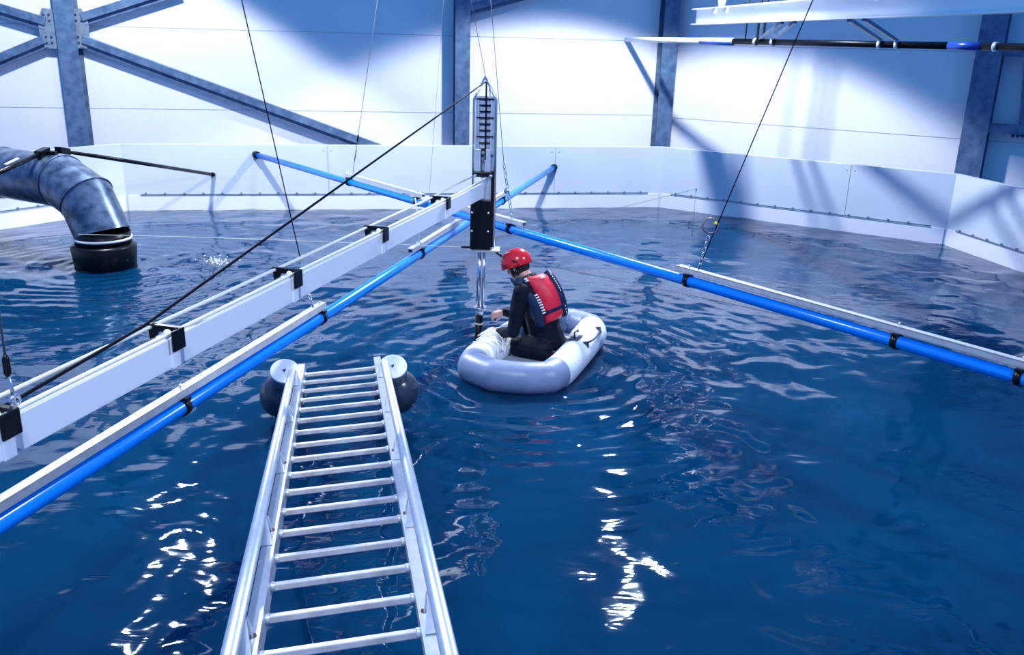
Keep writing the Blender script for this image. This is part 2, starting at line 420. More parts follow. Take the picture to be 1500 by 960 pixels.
# ------------------------------------------------------------------ white I-beam high on the right
p1 = Zd(1020, 30, 13.6); p2 = Zd(1240, 16.5, 9.3); d = (p2-p1).normalized(); p2 = p1 + d*9.5; p2.z = p1.z = 3.12
t = thing('crane_beam', p1, 'white painted steel I-beam crossing the upper right corner', 'beam')
m = MB(); m.hbeam(p1, p2, 0.23, 0.17, 0.012, 0.014, (0, 0, 1)); m.build('i_section', M['white'], t)
s_ = d.cross(Vector((0, 0, 1))).normalized()
def along(px):    # distance along the beam where picture column px crosses it
    best = min((abs(((WR @ np.array((p1 + d*k) - Vector(EYE)))[0] / (WR @ np.array((p1 + d*k) - Vector(EYE)))[2]) * FOC + 750 - px), k) for k in [i*0.05 for i in range(190)])
    return best[1]
for px in (1056, 1330):
    k = along(px); base = p1 + d*k + Vector((0, 0, 0.115))
    for sg in (-1, 1):
        mm = MB(); mm.bar(base, base + d*sg*0.45 + Vector((0, 0, 0.75)), 0.07, 0.05, up=s_); mm.build('lattice_strut', M['white'], t)
for px in (1050, 1067, 1287, 1316):
    k = along(px); base = p1 + d*k + Vector((0, 0, 0.1)) - s_*(-0.012)
    sd = s_ if s_.x < 0 else -s_
    mm = MB(); mm.prism([base + sd*0.0 - d*0.06, base + d*0.06, base - Vector((0, 0, 0.08))], sd*0.05); mm.build('stiffener', M['white'], t)
# pipe under it
q1 = onF(917, 57.5, 0.0); q1z = q1.z
q2 = Zd(1500, 76, 10.3); q2.z = q1z; q3 = q1 + (q2-q1)*1.15
t = thing('service_pipe', q1, 'black service pipe with a pale left end, run under the white beam', 'pipe')
dd = (q3-q1).normalized()
def sp(px):
    best = min((abs(((WR @ np.array((q1 + dd*k) - Vector(EYE)))[0] / (WR @ np.array((q1 + dd*k) - Vector(EYE)))[2]) * FOC + 750 - px), k) for k in [i*0.02 for i in range(600)])
    return q1 + dd*best[1]
a1, a2 = sp(1027), sp(1074)
MBp = MB(); MBp.tube([q1, a1], 0.045, 12); MBp.build('white_pipe_end', M['white'], t)
MB().tube([a1, a2], 0.052, 12).build('coupling', M['white'], t)
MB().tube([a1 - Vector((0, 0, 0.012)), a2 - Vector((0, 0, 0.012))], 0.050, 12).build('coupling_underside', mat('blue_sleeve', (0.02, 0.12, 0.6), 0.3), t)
MB().tube([a2, sp(1390)], 0.045, 12).build('black_pipe', M['black'], t)
MB().tube([sp(1390), sp(1438)], 0.050, 12).build('blue_sleeve', mat('blue_sleeve_dark', (0.01, 0.05, 0.35), 0.3), t)
MB().tube([sp(1438), q3], 0.045, 12).build('black_pipe', M['black'], t)
for px in (1107, 1132, 1290, 1314, 1459):
    c = sp(px); MB().tube([c - dd*0.025, c + dd*0.025], 0.056, 14).build('pipe_clamp', M['alu'], t)
for px, qx in ((1290, 1246), (1313, 1268)):
    c = sp(px) + Vector((0, 0, 0.05)); e_ = p1 + d*along(qx) ; e_.z = 3.0
    o = MB().bar(c, e_, 0.04, 0.04); o.build('hanger_strut', M['galv'], t)
for px, qx in ((1113, 1148), (1131, 1168)):
    c = sp(px) + Vector((0, 0, 0.05)); e_ = p1 + d*along(qx); e_.z = 3.0
    MB().bar(c, c + (e_-c)*1.0, 0.04, 0.04).build('hanger_strut', M['galv'], t)
    MB().bar(c, Vector((c.x, c.y, 3.1)), 0.03, 0.03, up=(0, 1, 0)).build('hanger_strut', M['galv'], t)
for px, r in ((1092, 0.012), (1108, 0.02), (1118, 0.02)):
    c = sp(px); MB().tube([c, Vector((c.x + 0.03, c.y, 4.6))], r, 8).build('hanger_rod', M['wire'], t)

# ------------------------------------------------------------------ galvanised outlet duct
path = [(-120, 226, 12.3), (5, 253, 11.25), (92, 266, 10.75), (127, 291, 10.5), (150, 341, 10.35), (151, 346, 10.33)]
P = [Yp(*q) for q in path]
t = thing('outlet_duct', (P[-1].x, P[-1].y, 0), 'large galvanised elbow duct pouring into the water at the left', 'duct')
R = 0.315
def duct_seg(a, b, name, r=R, ra=None, m_=None, nprev=None, nnext=None):
    # mitred cylinder between two joint planes
    d_ = (b-a).normalized(); u = d_.cross(Vector((0, 0, 1))).normalized(); v = u.cross(d_)
    na = ((a-nprev).normalized() + d_).normalized() if nprev is not None else d_
    nb = ((nnext-b).normalized() + d_).normalized() if nnext is not None else d_
    m = MB(); n = 48; ra_, rb_ = [], []
    for j in range(n):
        o = u*math.cos(2*PI*j/n)*r + v*math.sin(2*PI*j/n)*r
        ra_.append(m.bm.verts.new(a + o - d_*(o.dot(na)/d_.dot(na)))); rb_.append(m.bm.verts.new(b + o - d_*(o.dot(nb)/d_.dot(nb))))
    for j in range(n):
        f = m.face([ra_[j], ra_[(j+1) % n], rb_[(j+1) % n], rb_[j]]); f.smooth = True
    return m.build(name, m_ or M['duct'], t), na, nb
for i in range(len(P)-1):
    pv = P[i-1] if i > 0 else None; nx_ = P[i+2] if i+2 < len(P) else None
    if i == 4: continue
    if i == 3: nx_ = P[4] + Vector((0.03, 0, -1))
    a_, b_ = P[i], P[i+1]
    o, na, nb = duct_seg(a_, b_, 'duct_section', nprev=pv, nnext=nx_)
    if i > 0:
        # raised seam at the joint
        d_ = (b_-a_).normalized(); u = d_.cross(Vector((0, 0, 1))).normalized(); v = u.cross(d_)
        pts = []
        for j in range(40):
            o_ = (u*math.cos(2*PI*j/40) + v*math.sin(2*PI*j/40))*(R+0.004); pts.append(a_ + o_ - d_*(o_.dot(na)/d_.dot(na)))
        MB().tube(pts, 0.009, 6, closed=True).build('seam', M['bolt'], t)
base = P[4]
cx, cy = base.x + 0.0, base.y
MB().tube([(cx, cy, base.z+0.02), (cx, cy, base.z - 0.14)], R*1.0, 40).build('black_sleeve', M['black'], t)
MB().tube([(cx, cy, base.z-0.045), (cx, cy, base.z-0.072)], R+0.012, 40).build('white_strap', M['white'], t)
zc = base.z - 0.12
m = MB(); m.tube([(cx, cy, zc), (cx, cy, zc-0.02), (cx, cy, zc-0.03), (cx, cy, -0.15)], [R+0.01, R+0.05, R+0.055, R+0.02], 40)
m.build('black_coupling', M['blackpl'], t)
# struts above the duct
topd = Yp(92, 221, 10.95); wallp = V(313, 256, A, B)
t = thing('stay_rod', topd, 'black stay rod from the duct top to the far tank wall', 'rod', 'black stay rods')
MB().tube([topd, wallp], 0.026, 12).build('rod', M['blackpl'], t)
MB().tube([wallp - (wallp-topd).normalized()*0.05, wallp + nF*0.0], 0.034, 12).build('end_cap', M['blackpl'], t)
x_ = (wallp-topd).normalized(); MB().box(topd, x_*0.085, x_.cross(Vector((0,0,1)))*0.05, (0, 0, 0.04), 0.008).build('clevis', M['blackpl'], t)
c1 = Yp(62, 224, 10.75); c0 = Yp(-40, 270, 9.6)
t = thing('stay_rod', c1, 'black stay rod from the duct top to the left picture edge', 'rod', 'black stay rods')
MB().tube([c1, c0], 0.028, 12).build('rod', M['blackpl'], t)
x_ = (c0-c1).normalized(); MB().box(c1, x_*0.09, x_.cross(Vector((0,0,1)))*0.05, (0, 0, 0.045), 0.008).build('clevis', M['blackpl'], t)
a_, b_ = Yp(8, 245, 10.12)+Vector((0,0,0.03)), Yp(27, 236, 10.33)+Vector((0,0,0.03)); MB().bar(a_, b_, 0.03, 0.012).build('white_sticker', M['white'], t)
t = thing('duct_bracket', Yp(77, 226, 10.8), 'small black clamp bracket on top of the duct', 'bracket')
m = MB(); c = Yp(77, 226, 10.8); m.box(c, (0.05, 0, 0), (0, 0.05, 0), (0, 0, 0.04), 0.008); m.box(c - Vector((0, 0, 0.06)), (0.12, 0, 0), (0, 0.05, 0), (0, 0, 0.012)); m.build('clamp_body', M['blackpl'], t)

# ------------------------------------------------------------------ blue pipes
def pipe_system(wall_px, near_px, zr_, clamps, rails, label, ext, endlabel):
    p = V(*wall_px, A, B); zz = p.z; q = G(*near_px, zz); 
    dirv = (q-p).normalized(); far_end = q + dirv*ext
    t = thing('blue_pipe', p, label, 'pipe', 'crossing blue pipes')
    r = 0.043
    pipe = MB().tube([p + dirv*0.02, far_end], r, 24).build('pipe_body', M['blue'], t)
    def pt(px):      # point of the axis at picture column px
        lo, hi = 0.0, (far_end-p).length
        for _ in range(40):
            mid = (lo+hi)/2; c = WR @ np.array((p + dirv*mid) - Vector(EYE)); x = c[0]/c[2]*FOC + 750
            if (x < px) == (near_px[0] > wall_px[0]): lo = mid
            else: hi = mid
        return p + dirv*lo
    side = dirv.cross(Vector((0, 0, 1))).normalized(); up = Vector((0, 0, 1))
    MB().tube([p - nF*0.005, p - nF*0.005 + dirv*0.10], r+0.014, 20).build('end_socket', M['blackpl'], t)
    for px in clamps:
        c = pt(px); m = MB(); m.tube([c - dirv*0.022, c + dirv*0.022], r+0.010, 24)
        m.box(c + up*0.052 + dirv*0.0, dirv*0.022, side*0.05, up*0.010, 0.003)
        m.build('pipe_clamp', M['blackpl'], t)
    for a, b_ in rails:
        ca = pt(a) if a is not None else p; cb = pt(b_) if b_ is not None else far_end
        m = MB(); ra, rb = ca + up*0.087, cb + up*0.087
        m.box((ra+rb)/2 + up*0.018, (rb-ra)/2, side*0.026, up*0.004)
        m.box((ra+rb)/2 - side*0.023, (rb-ra)/2, side*0.003, up*0.024)
        m.box((ra+rb)/2 + side*0.023, (rb-ra)/2, side*0.003, up*0.024)
        m.box((ra+rb)/2 - up*0.020, (rb-ra)/2, side*0.026, up*0.003)
        rl = m.build('aluminium_rail', M['alu'], t)
        for px in clamps:
            c = pt(px)
            if min(ra.y, rb.y) < c.y < max(ra.y, rb.y):
                MB().tube([c + up*0.10, c + up*0.135], 0.007, 8).build('rail_bolt', M['steel'], rl)
    return t, pt, dirv
pipe1, pt1, dv1 = pipe_system((374, 226.5), (1496, 554), 0, (512, 612, 748, 1008, 1313, 1494), ((506, 620), (648, 768), (993, None)), 'bright blue pipe running from the far wall to the right picture edge', 3.2, '')
pipe2, pt2, dv2 = pipe_system((812, 245), (0, 768), 0, (735, 615, 469, 267), ((742, 722), (672, 601), (474, None)), 'bright blue pipe running from the lower left corner up to the far wall', 2.6, '')

# ------------------------------------------------------------------ mast
MX, MY = -0.28, 7.79
def mz(y): return Yp(708, y, MY).z
def mx(x, y=250): return Yp(x, y, MY).x
mast = thing('mast', (MX, MY, 0), 'steel measuring mast with a scale board, standing in the tank centre', 'mast')
xl, xr = mx(693), mx(725); xm = (xl+xr)/2; zt = mz(146); za = mz(112); zb0 = mz(362)
MB().tube([(xl, MY, zb0), (xl, MY, zt), (xm, MY, za)], 0.010, 10).build('frame_tube', M['steel'], mast)
MB().tube([(xr, MY, zb0), (xr, MY, zt+0.0), (xm, MY, za)], 0.012, 10).build('frame_tube', M['steel'], mast)
MB().tube([(xm+0.04, MY+0.04, mz(141)), (xm+0.035, MY+0.04, mz(128)), (xm, MY, za)], 0.006, 8).build('frame_tube', M['steel'], mast)
m = MB(); m.box((xm, MY+0.02, (mz(141)+mz(255))/2), ((xr-xl)/2 - 0.012, 0, 0), (0, 0.006, 0), (0, 0, (mz(141)-mz(255))/2)); bd = m.build('scale_board', M['board'], mast)
for k, x0 in ((0, mx(700)), (1, mx(718))):
    MB().box((x0, MY+0.008, (mz(143)+mz(250))/2), (0.004, 0, 0), (0, 0.008, 0), (0, 0, (mz(143)-mz(250))/2)).build('board_channel', M['alu'], bd)
for k in range(10):
    y = 145 + k*9.2; long = k % 3 == 0; hw = 0.072 if long else 0.048
    MB().box((xm + 0.003, MY+0.002, mz(y)), (hw, 0, 0), (0, 0.006, 0), (0, 0, 0.0055)).build('scale_mark', M['black'], bd)
# winch block under the board
for k, dx in ((0, -0.055), (1, 0.03)):
    MB().box((xm+dx, MY-0.02, (mz(218)+mz(252))/2), (0.026, 0, 0), (0, 0.03, 0), (0, 0, (mz(218)-mz(252))/2), 0.004).build('guide_block', M['alud'], mast)
MB().tube([(xm+0.0, MY-0.03, mz(238)), (xm-0.012, MY-0.04, mz(232)), (xm+0.012, MY-0.045, mz(229)), (xm, MY-0.03, mz(225))], 0.009, 8).build('shackle', M['steel'], mast)
MB().box((xm-0.01, MY-0.02, mz(254)), (0.085, 0, 0), (0, 0.06, 0), (0, 0, 0.022), 0.006).build('clamp_head', M['blackpl'], mast)
for dx in (-0.075, 0.06):
    m = MB(); m.ball((xm+dx, MY-0.07, mz(256)), 0.02, 10); m.tube([(xm+dx, MY-0.03, mz(256)), (xm+dx, MY-0.10, mz(257))], 0.011, 8); m.build('rod_eye', M['steel'], mast)
MB().box((xm+0.03, MY+0.0, (mz(258)+mz(362))/2), (0.055, 0, 0), (0, 0.05, 0), (0, 0, (mz(258)-mz(362))/2)).build('inner_plate', M['alud'], mast)
MB().box((mx(722), MY-0.035, (mz(250)+mz(360))/2), (0.012, 0, 0), (0, 0.03, 0), (0, 0, (mz(250)-mz(360))/2)).build('side_channel', M['blackpl'], mast)
xb0, xb1 = mx(690.5), mx(721)
bx = MB().box(((xb0+xb1)/2, MY-0.055, (mz(291)+mz(362))/2), ((xb1-xb0)/2, 0, 0), (0, 0.05, 0), (0, 0, (mz(291)-mz(362))/2), 0.006).build('black_box', M['blackpl'], mast)
for px in (692, 716):
    for py in (312, 339):
        c = Vector((mx(px+1), MY-0.107, Yp(708, py, MY-0.107).z)); MB().ball(c, 0.009, 8).build('bolt', M['white'], bx)
MB().box((mx(712), MY-0.03, mz(364)), (0.135, 0, 0), (0, 0.09, 0), (0, 0, 0.006)).build('base_plate', M['alud'], mast)
MB().tube([(mx(728), MY-0.06, mz(366)), (mx(738), MY-0.11, mz(371))], 0.010, 8).build('release_lever', M['blackpl'], mast); m = MB(); m.tube([(mx(690), MY-0.05, mz(361)), (mx(677), MY-0.05, mz(361))], 0.011, 8)
m.build('release_lever', M['blackpl'], mast)
MB().tube([(mx(704), MY, mz(364)), (mx(703.5), MY, mz(452))], 0.020, 14).build('mast_tube', M['steel'], mast)
MB().tube([(mx(711.5), MY-0.01, mz(364)), (mx(710), MY-0.01, mz(452))], 0.014, 14).build('mast_tube', M['steel'], mast)
MB().tube([(mx(706), MY, mz(449.5)), (mx(706), MY, mz(452.5))], 0.062, 24).build('collar', M['steel'], mast)
MB().tube([(mx(705.5), MY, mz(452)), (mx(705.5), MY, mz(461))], 0.036, 16).build('neck', M['alud'], mast)
MB().tube([(mx(705), MY, mz(460)), (mx(704), MY, -0.3)], 0.036, 20).build('black_leg', M['black'], mast)
MB().tube([(mx(705), MY, mz(473)), (mx(705), MY, mz(475))], 0.038, 20).build('pale_band', M['rod'], mast)

# ------------------------------------------------------------------ boom
zB = mz(266); b0 = Vector((mx(705, 266), MY-0.07, zB)); b1 = G(0, 612, zB); bd_ = (b1-b0).normalized(); b2 = b1 + bd_*1.1
bside = bd_.cross(Vector((0, 0, 1))).normalized()
if bside.x > 0: bside = -bside             # towards the rear rod (left/far)
def bp(px):
    lo, hi = 0.0, (b2-b0).length
    for _ in range(40):
        mid = (lo+hi)/2; c = WR @ np.array((b0 + bd_*mid) - Vector(EYE)); x = c[0]/c[2]*FOC + 750
        if x > px: lo = mid
        else: hi = mid
    return b0 + bd_*lo
boom = thing('boom', b0, 'long white box-section boom with black brackets, reaching from the mast to the left edge', 'boom')
brk = [652, 560, 432, 258, 16]
pts = [b0] + [bp(x) for x in brk] + [b2]
up = Vector((0, 0, 1))
for i in range(len(pts)-1):
    a_, b_ = pts[i], pts[i+1]
    if i > 0: a_ = a_ + bd_*(0.045)
    hh = 0.130; top = 0.0 - 0.004*0
    g = 0.000 if i % 2 == 0 else 0.0
    m = MB(); c = (a_+b_)/2 - up*(hh/2)
    m.box(c, (b_-a_)/2, bside*0.030, up*hh/2, 0.005)
    sec = m.build('boom_section', M['boom'], boom)
    MB().box((a_+b_)/2 + up*0.001 , (b_-a_)/2, bside*0.003, up*0.002).build('groove', M['black'], sec)
for x in brk:
    c = bp(x) + bd_*0.04
    m = MB(); wv = bside
    # collar sleeve round the boom end, then an upright U plate standing over it
    m.box(c + bd_*0.02 - up*0.065, bd_*0.028, wv*0.036, up*0.068, 0.005)
    m.build('section_collar', M['boom'], boom)
    m = MB()
    poly = [(-0.050, 0.030), (-0.050, -0.040), (-0.040, -0.054), (-0.032, -0.054), (-0.032, 0.004), (0.06, 0.004), (0.075, -0.02), (0.105, -0.035), (0.112, 0.030)]
    m.prism([c - bd_*0.02 + wv*x_ + up*z_ for x_, z_ in poly], bd_*0.012)
    m.box(c - wv*0.048 + bd_*0.015 - up*0.012, bd_*0.040, wv*0.006, up*0.044, 0.005)
    m.box(c + wv*0.030 - bd_*0.012 + up*0.030, bd_*0.010, wv*0.082, up*0.003)
    bk = m.build('bracket', M['blackpl'], boom)
    MB().ball(c + up*0.012 - bd_*0.002 + bd_*0.02, 0.016, 10).build('knob', M['white'], bk)
off = bside*0.095 + up*0.02
MB().tube([b0 + bside*0.075 + up*0.05, b0 + bside*0.085 + up*0.04 + bd_*0.5] + [pts[i] + off for i in range(1, 6)] + [b2 + off], 0.0085, 8).build('stay_rod', M['rod'], boom)
off = -bside*0.020 + up*0.012
MB().tube([b0 - bside*0.05 + up*0.05, b0 + bd_*0.55 + off] + [pts[i] + off for i in range(1, 6)] + [b2 + off], 0.0075, 8).build('stay_rod', M['rod'], boom)

# black hauling rope from the mast head over the boom
ra = Vector((xm, MY-0.02, mz(120))); rc = bp(243) + bside*0.10 + up*0.035
rope = MB(); rope.tube([Vector((xm+0.01, MY-0.05, mz(233))), Vector((xm+0.01, MY-0.03, mz(121))), ra, rc, bp(40) + bside*0.06 + up*0.0, b2 + bside*0.06], 0.0068, 8)
tag(rope.build('hauling_rope', M['dsteel']), 'black rope slanting from the mast head down along the boom', 'rope')

# ------------------------------------------------------------------ cables
def cable(p, q, label, r=0.0035, m_='dsteel', extra=None, name='suspension_cable'):
    t = thing(name, q, label, 'cable', 'thin suspension cables')
    MB().tube([p, q], r, 6).build('wire', M[m_], t)
    return t
def chain(a_, b_, t, n=7, r=0.004):
    dv = (b_-a_)
    for i in range(n):
        c = a_ + dv*((i+0.5)/n); L = dv.length/n*0.62; dn_ = dv.normalized(); s1 = dn_.orthogonal().normalized()
        if i % 2: s1 = dn_.cross(s1)
        m = MB(); m.tube([c + dn_*math.cos(2*PI*j/12)*L + s1*math.sin(2*PI*j/12)*L*0.45 for j in range(12)], r, 6, closed=True); m.build('chain_link', M['steel'], t)
def turnbuckle(c, dv, t, L=0.05, r=0.011, m_='dsteel'):
    MB().tube([c - dv*L, c - dv*L*0.6, c + dv*L*0.6, c + dv*L], [r*0.4, r, r, r*0.4], 8).build('turnbuckle', M[m_], t)
# to pipe 1
c = pt1(517) + up*0.115; top = c + (Yp(553, 0, c.y+0.1) - c)*1.25
t = cable(top, c, 'thin cable above the left rail of the blue pipe, in front of the far wall', m_='wire'); dv = (top-c).normalized(); turnbuckle(c + dv*0.47, dv, t); turnbuckle(c + dv*0.25, dv, t, 0.09, 0.006); MB().torus(c, 0.018, 0.005, dv1).build('eye_bolt', M['steel'], t)
c = pt1(628) + up*0.05; top = c + (Yp(650, 0, c.y) - c)*1.25
t = cable(top, c, 'very thin cable between the left slanting cable and the column behind the mast', 0.0016, 'wire')
c = pt1(750) + up*0.11; k = Yp(738, 240, c.y); top = k + (Yp(719, 0, c.y) - k)*1.25
t = cable(top, k, 'thin cable with a chain hanging down just right of the mast', m_='wire'); chain(k, c, t, 11); MB().ball(Yp(742, 280, c.y), 0.03, 8, (1, .5, 1)).build('shackle', M['steel'], t)
c = pt1(1021) + up*0.115; k = Yp(1043, 330, c.y); top = k + (Yp(1187, 4, c.y) - k)*1.3
t = cable(top, c, 'dark cable with a coiled metal ring, slanting to the right-hand rail', 0.0045)
chain(c, c + (k-c)*0.75, t, 6)
rg = MB(); kc = Yp(1041, 331, c.y)
for j in range(3): rg.torus(kc + Vector((0, 0.01*j, 0)), 0.057 + 0.003*j, 0.0045, Vector((-0.25, -1, 0.3 + 0.05*j)), 28, 6)
rg.build('wire_coil', M['wire'], t); MB().ball(Yp(1048, 327, c.y), 0.014, 8).build('yellow_tag', M['yellow'], t)
c = pt2(459) + up*0.115; k = Yp(440, 379, c.y+0.25); top = k + (Yp(354, 0, c.y+0.25) - k)*1.3
t = cable(top, k, 'long dark cable slanting from the top left down to the boom', 0.0042); MB().tube([k, c], 0.0035, 6).build('wire', M['wire'], t); MB().ball(k, 0.016, 8).build('yellow_tag', M['yellow'], t); chain(c, c + (k-c)*0.25, t, 3)
c = bp(24) + up*0.01; k = Yp(11, 545, c.y); top = k + (Yp(-2, 455, c.y) - k)*3
t = cable(top, k, 'cable with a black turnbuckle at the left picture edge', 0.0038, 'wire'); turnbuckle(k + (top-k).normalized()*0.02, (top-k).normalized(), t, 0.04, 0.012, 'blackpl'); MB().tube([k, c], 0.006, 8).build('threaded_end', M['steel'], t)
MB().torus(c + up*0.02, 0.018, 0.006, bside).build('shackle', M['steel'], t)
c = Vector((xm, MY, za)); top = c + (Yp(690, 0, MY+0.1) - c)*1.4
cable(top, c, 'thin cable carrying the pointed top of the mast', m_='wire', r=0.003)
# short hanger between the boom and the lower blue pipe
c = pt2(613) + up*0.115; k = Yp(615, 330, c.y)
t = thing('hanger', c, 'short pale hanger above the middle clamp of the lower blue pipe', 'hanger'); MB().tube([c, k, Yp(608, 290, c.y)], 0.007, 8).build('hanger_rod', M['rod'], t); MB().torus(c, 0.02, 0.006, dv2).build('eye_bolt', M['steel'], t)
# knot of tackle where the upper pipe passes the boom
c = pt1(628)
t = thing('cord_tackle', c, 'tangle of cord and shackles tied on the blue pipe behind the boom', 'tackle')
m = MB(); rg = random.Random(3); 
for i in range(6):
    p0 = c + up*0.05; m.tube([p0 + Vector((rg.uniform(-.12, .12), rg.uniform(-.05, .05), rg.uniform(-.06, .05))) for _ in range(5)], 0.006, 6)
m.build('cord', M['cord'], t); m = MB(); m.torus(c + up*0.03, 0.05, 0.008, dv1); m.build('shackle', M['steel'], t)
# thin level lines
def line(pts_, label, r=0.003, m_='line'):
    tag(MB().tube(pts_, r, 6).build('guide_line', M[m_]), label, 'line', 'thin guide lines')
mastp = Vector((mx(677), MY-0.05, mz(361)))
line([Yp(115, 343.5, 9.9), Yp(300, 348, 9.4), mastp], 'pale thin line stretched from the duct to the mast base')
an = V(1020, 277, OCT[1], OCT[2])
line([Vector((mx(727), MY+0.02, mz(350))), an], 'thin line running from the mast to an eye on the far right tank wall', 0.003, 'wire')
m = MB(); m.torus(an, 0.02, 0.006, eR); m.ball(an, 0.016, 8); tag(m.build('wall_eye', M['steel']), 'small steel eye fixed to the far right tank wall', 'eye bolt')
line([Vector((mx(738), MY-0.11, mz(371))), G(1000, 430, 0.55), G(1600, 560, 0.5)], 'faint line from the mast passing behind the red helmet to the right', 0.0028, 'wire')

# ------------------------------------------------------------------ ladder
cN = np.array([(500-750)/FOC*2.8, (945-480)/FOC*2.8, 2.8]); cF = np.array([(498-750)/FOC*6.42, (544.8-480)/FOC*6.42, 6.42])
def cw(v): return Vector(EYE + WR.T @ np.asarray(v, float))
lN, lF = cw(cN), cw(cF); ld = (lF-lN).normalized()
ra_ = cw([(385-750)/FOC*2.8, (950-480)/FOC*2.8, 2.8]); rb_ = cw([(615-750)/FOC*2.8, (937-480)/FOC*2.8, 2.8])
ls = (rb_-ra_); ls = (ls - ld*ls.dot(ld)).normalized(); lu = ls.cross(ld).normalized()
if lu.z < 0: lu = -lu
HWd = 0.248
lad = thing('gangway_ladder', lF, 'long aluminium ladder with tubular handrails, sloping down onto two floats', 'ladder')
start = lN - ld*0.75; end = lF + ld*0.20
pitch = (lF-lN).length/16
for i in range(-3, 17):
    c = lN + ld*pitch*i
    m = MB(); m.box(c, ls*(HWd+0.004), ld*0.013, lu*0.013, 0.004); rg_ = m.build('rung', M['rung'], lad)
    for sg in (-1, 1): MB().tube([c + ls*sg*(HWd-0.012), c + ls*sg*(HWd+0.006)], 0.019, 10).build('weld', M['alu'], rg_)
for sg in (-1, 1):
    m = MB(); c = (start+end)/2 + ls*sg*(HWd+0.008); L = (end-start)/2
    m.box(c, L, ls*0.004, lu*0.040)
    m.box(c + ls*sg*0.022 + lu*0.038, L, ls*0.024, lu*0.003)
    m.box(c + ls*sg*0.022 - lu*0.038, L, ls*0.024, lu*0.003)
    m.build('side_rail', M['alud'], lad)
    # handrail
    hE = end - ld*0.52; hx_ = HWd + 0.064; hh_ = 0.11
    ho = ls*sg*hx_ + lu*hh_
    ptsr = [start + ho, hE + ho - ld*0.05, hE + ho - lu*0.004, hE + ho + ld*0.05 - lu*0.04, hE + ls*sg*(HWd+0.055) + ld*0.06 + lu*0.03]
    MB().tube(ptsr, 0.026, 18).build('handrail', M['alud'], lad)
    for k in (14.65, 11, 7.35, 3.8, 0.25, -3.2):
        b_ = lN + ld*pitch*k; T = b_ + lu*(hh_ - 0.012) + ld*0.02
        m = MB()
        lo = b_ - ld*0.15 + lu*0.042
        m.prism([lo + ls*sg*(HWd+0.012), lo + ls*sg*(HWd+0.056), T + ls*sg*(HWd+0.062), T + ls*sg*(HWd+0.040)], lu*0.005 - ld*0.004)
        m.bar(T + ls*sg*(HWd+0.040), b_ + lu*0.04 + ls*sg*(HWd+0.022), 0.006, 0.026, up=ld)
        ps = m.build('handrail_post', M['alud'], lad)
        if k < 8: MB().ball(b_ + lu*0.044 + ls*sg*(HWd+0.022), 0.011, 6, (1, 1, .5)).build('rust_spot', M['rust'], ps)

# floats
def float_unit(px, py, depth, lab):
    cap = Zd(px, py, depth)
    v2e = (Vector(EYE) - cap).normalized(); elev = math.asin(v2e.z) + math.radians(33)
    hx = Vector((v2e.x, v2e.y, 0)).normalized(); axn = hx*math.cos(elev) + Vector((0, 0, 1))*math.sin(elev)
    t = thing('float_drum', (cap.x, cap.y, 0), lab, 'float', 'floats under the ladder end')
    L = 0.22
    MB().tube([cap - axn*0.004, cap - axn*L], 0.094, 32).build('drum_body', M['drum'], t)
    m = MB(); m.tube([cap - axn*0.012, cap, cap + axn*0.003], [0.100, 0.100, 0.096], 36); cp = m.build('cap', M['white'], t)
    m = MB(); u = axn.orthogonal().normalized(); v = axn.cross(u); m.prism([cap + axn*0.003 + u*0.012, cap + axn*0.003 - u*0.008 + v*0.010, cap + axn*0.003 - u*0.008 - v*0.010], axn*0.012); m.build('cap_screw', M['bolt'], cp)
    cb = cap - axn*0.235 + Vector((0.02 if px > 500 else -0.02, 0, -0.055))
    m = MB(); m.ball(cb, 0.168, 32, (1.0, 1.0, 1.05), (axn.orthogonal().normalized(), axn.cross(axn.orthogonal().normalized()), axn)); m.build('buoy_bulb', M['buoy'], t)
    m = MB(); m.tube([cap - axn*0.10, cap - axn*0.105, cap - axn*0.125], [0.094, 0.101, 0.101], 28); m.build('neck_ring', M['buoy'], t)
    return cap, axn
float_unit(417, 543.5, 6.25, 'round-capped float on the left of the ladder end')
float_unit(575.5, 537, 6.30, 'round-capped float on the right of the ladder end')

# ------------------------------------------------------------------ inflatable boat
boatc = Vector((0.2, 7.3, 0))
boat = thing('inflatable_boat', boatc, 'small grey and white inflatable boat beside the mast', 'boat')
TR = 0.135; TZ = 0.10
ctr = [(-0.31, 6.92), (-0.13, 6.74), (0.12, 6.69), (0.30, 6.72), (0.42, 6.92), (0.60, 7.42), (0.75, 7.88), (0.74, 8.08), (0.58, 8.22), (0.32, 8.24), (0.14, 8.14), (0.03, 7.82), (-0.14, 7.46), (-0.28, 7.12)]
kinds = ['g', 'g', 'g', 'g', 'w', 'w', 'g', 'g', 'g', 'g', 'w', 'w', 'w', 'w']
ctr = [Vector((x, y, TZ)) for x, y in ctr]; n = len(ctr)
# smooth closed curve with slight corners
dense = []; lab_ = []
for i in range(n):
    p0, p1_, p2_, p3 = ctr[i-1], ctr[i], ctr[(i+1) % n], ctr[(i+2) % n]
    for k in range(10):
        s = k/10; a_ = 0.5*((2*p1_) + (p2_-p0)*s + (2*p0-5*p1_+4*p2_-p3)*s*s + (3*p1_-p0-3*p2_+p3)*s**3)
        dense.append(a_*0.45 + (p1_*(1-s)+p2_*s)*0.55)
N = len(dense)
def tube_part(i0, i1, m_, name, r=TR, over=0):
    pp = [dense[i % N] for i in range(i0, i1+1)]
    o = MB().tube(pp, [r]*len(pp), 32, caps=True, up=(0, 0, 1)).build(name, m_, boat); return o
iL0, iL1 = 100, 135   # left white
tube_part(134, 140+37, M['hull_grey'], 'bow_tube'); tube_part(36, 66, M['hull_white'], 'side_tube', TR+0.003)
tube_part(65, 103, M['hull_grey'], 'stern_tube'); tube_part(102, 135, M['hull_white'], 'side_tube', TR+0.003)
m = MB(); 
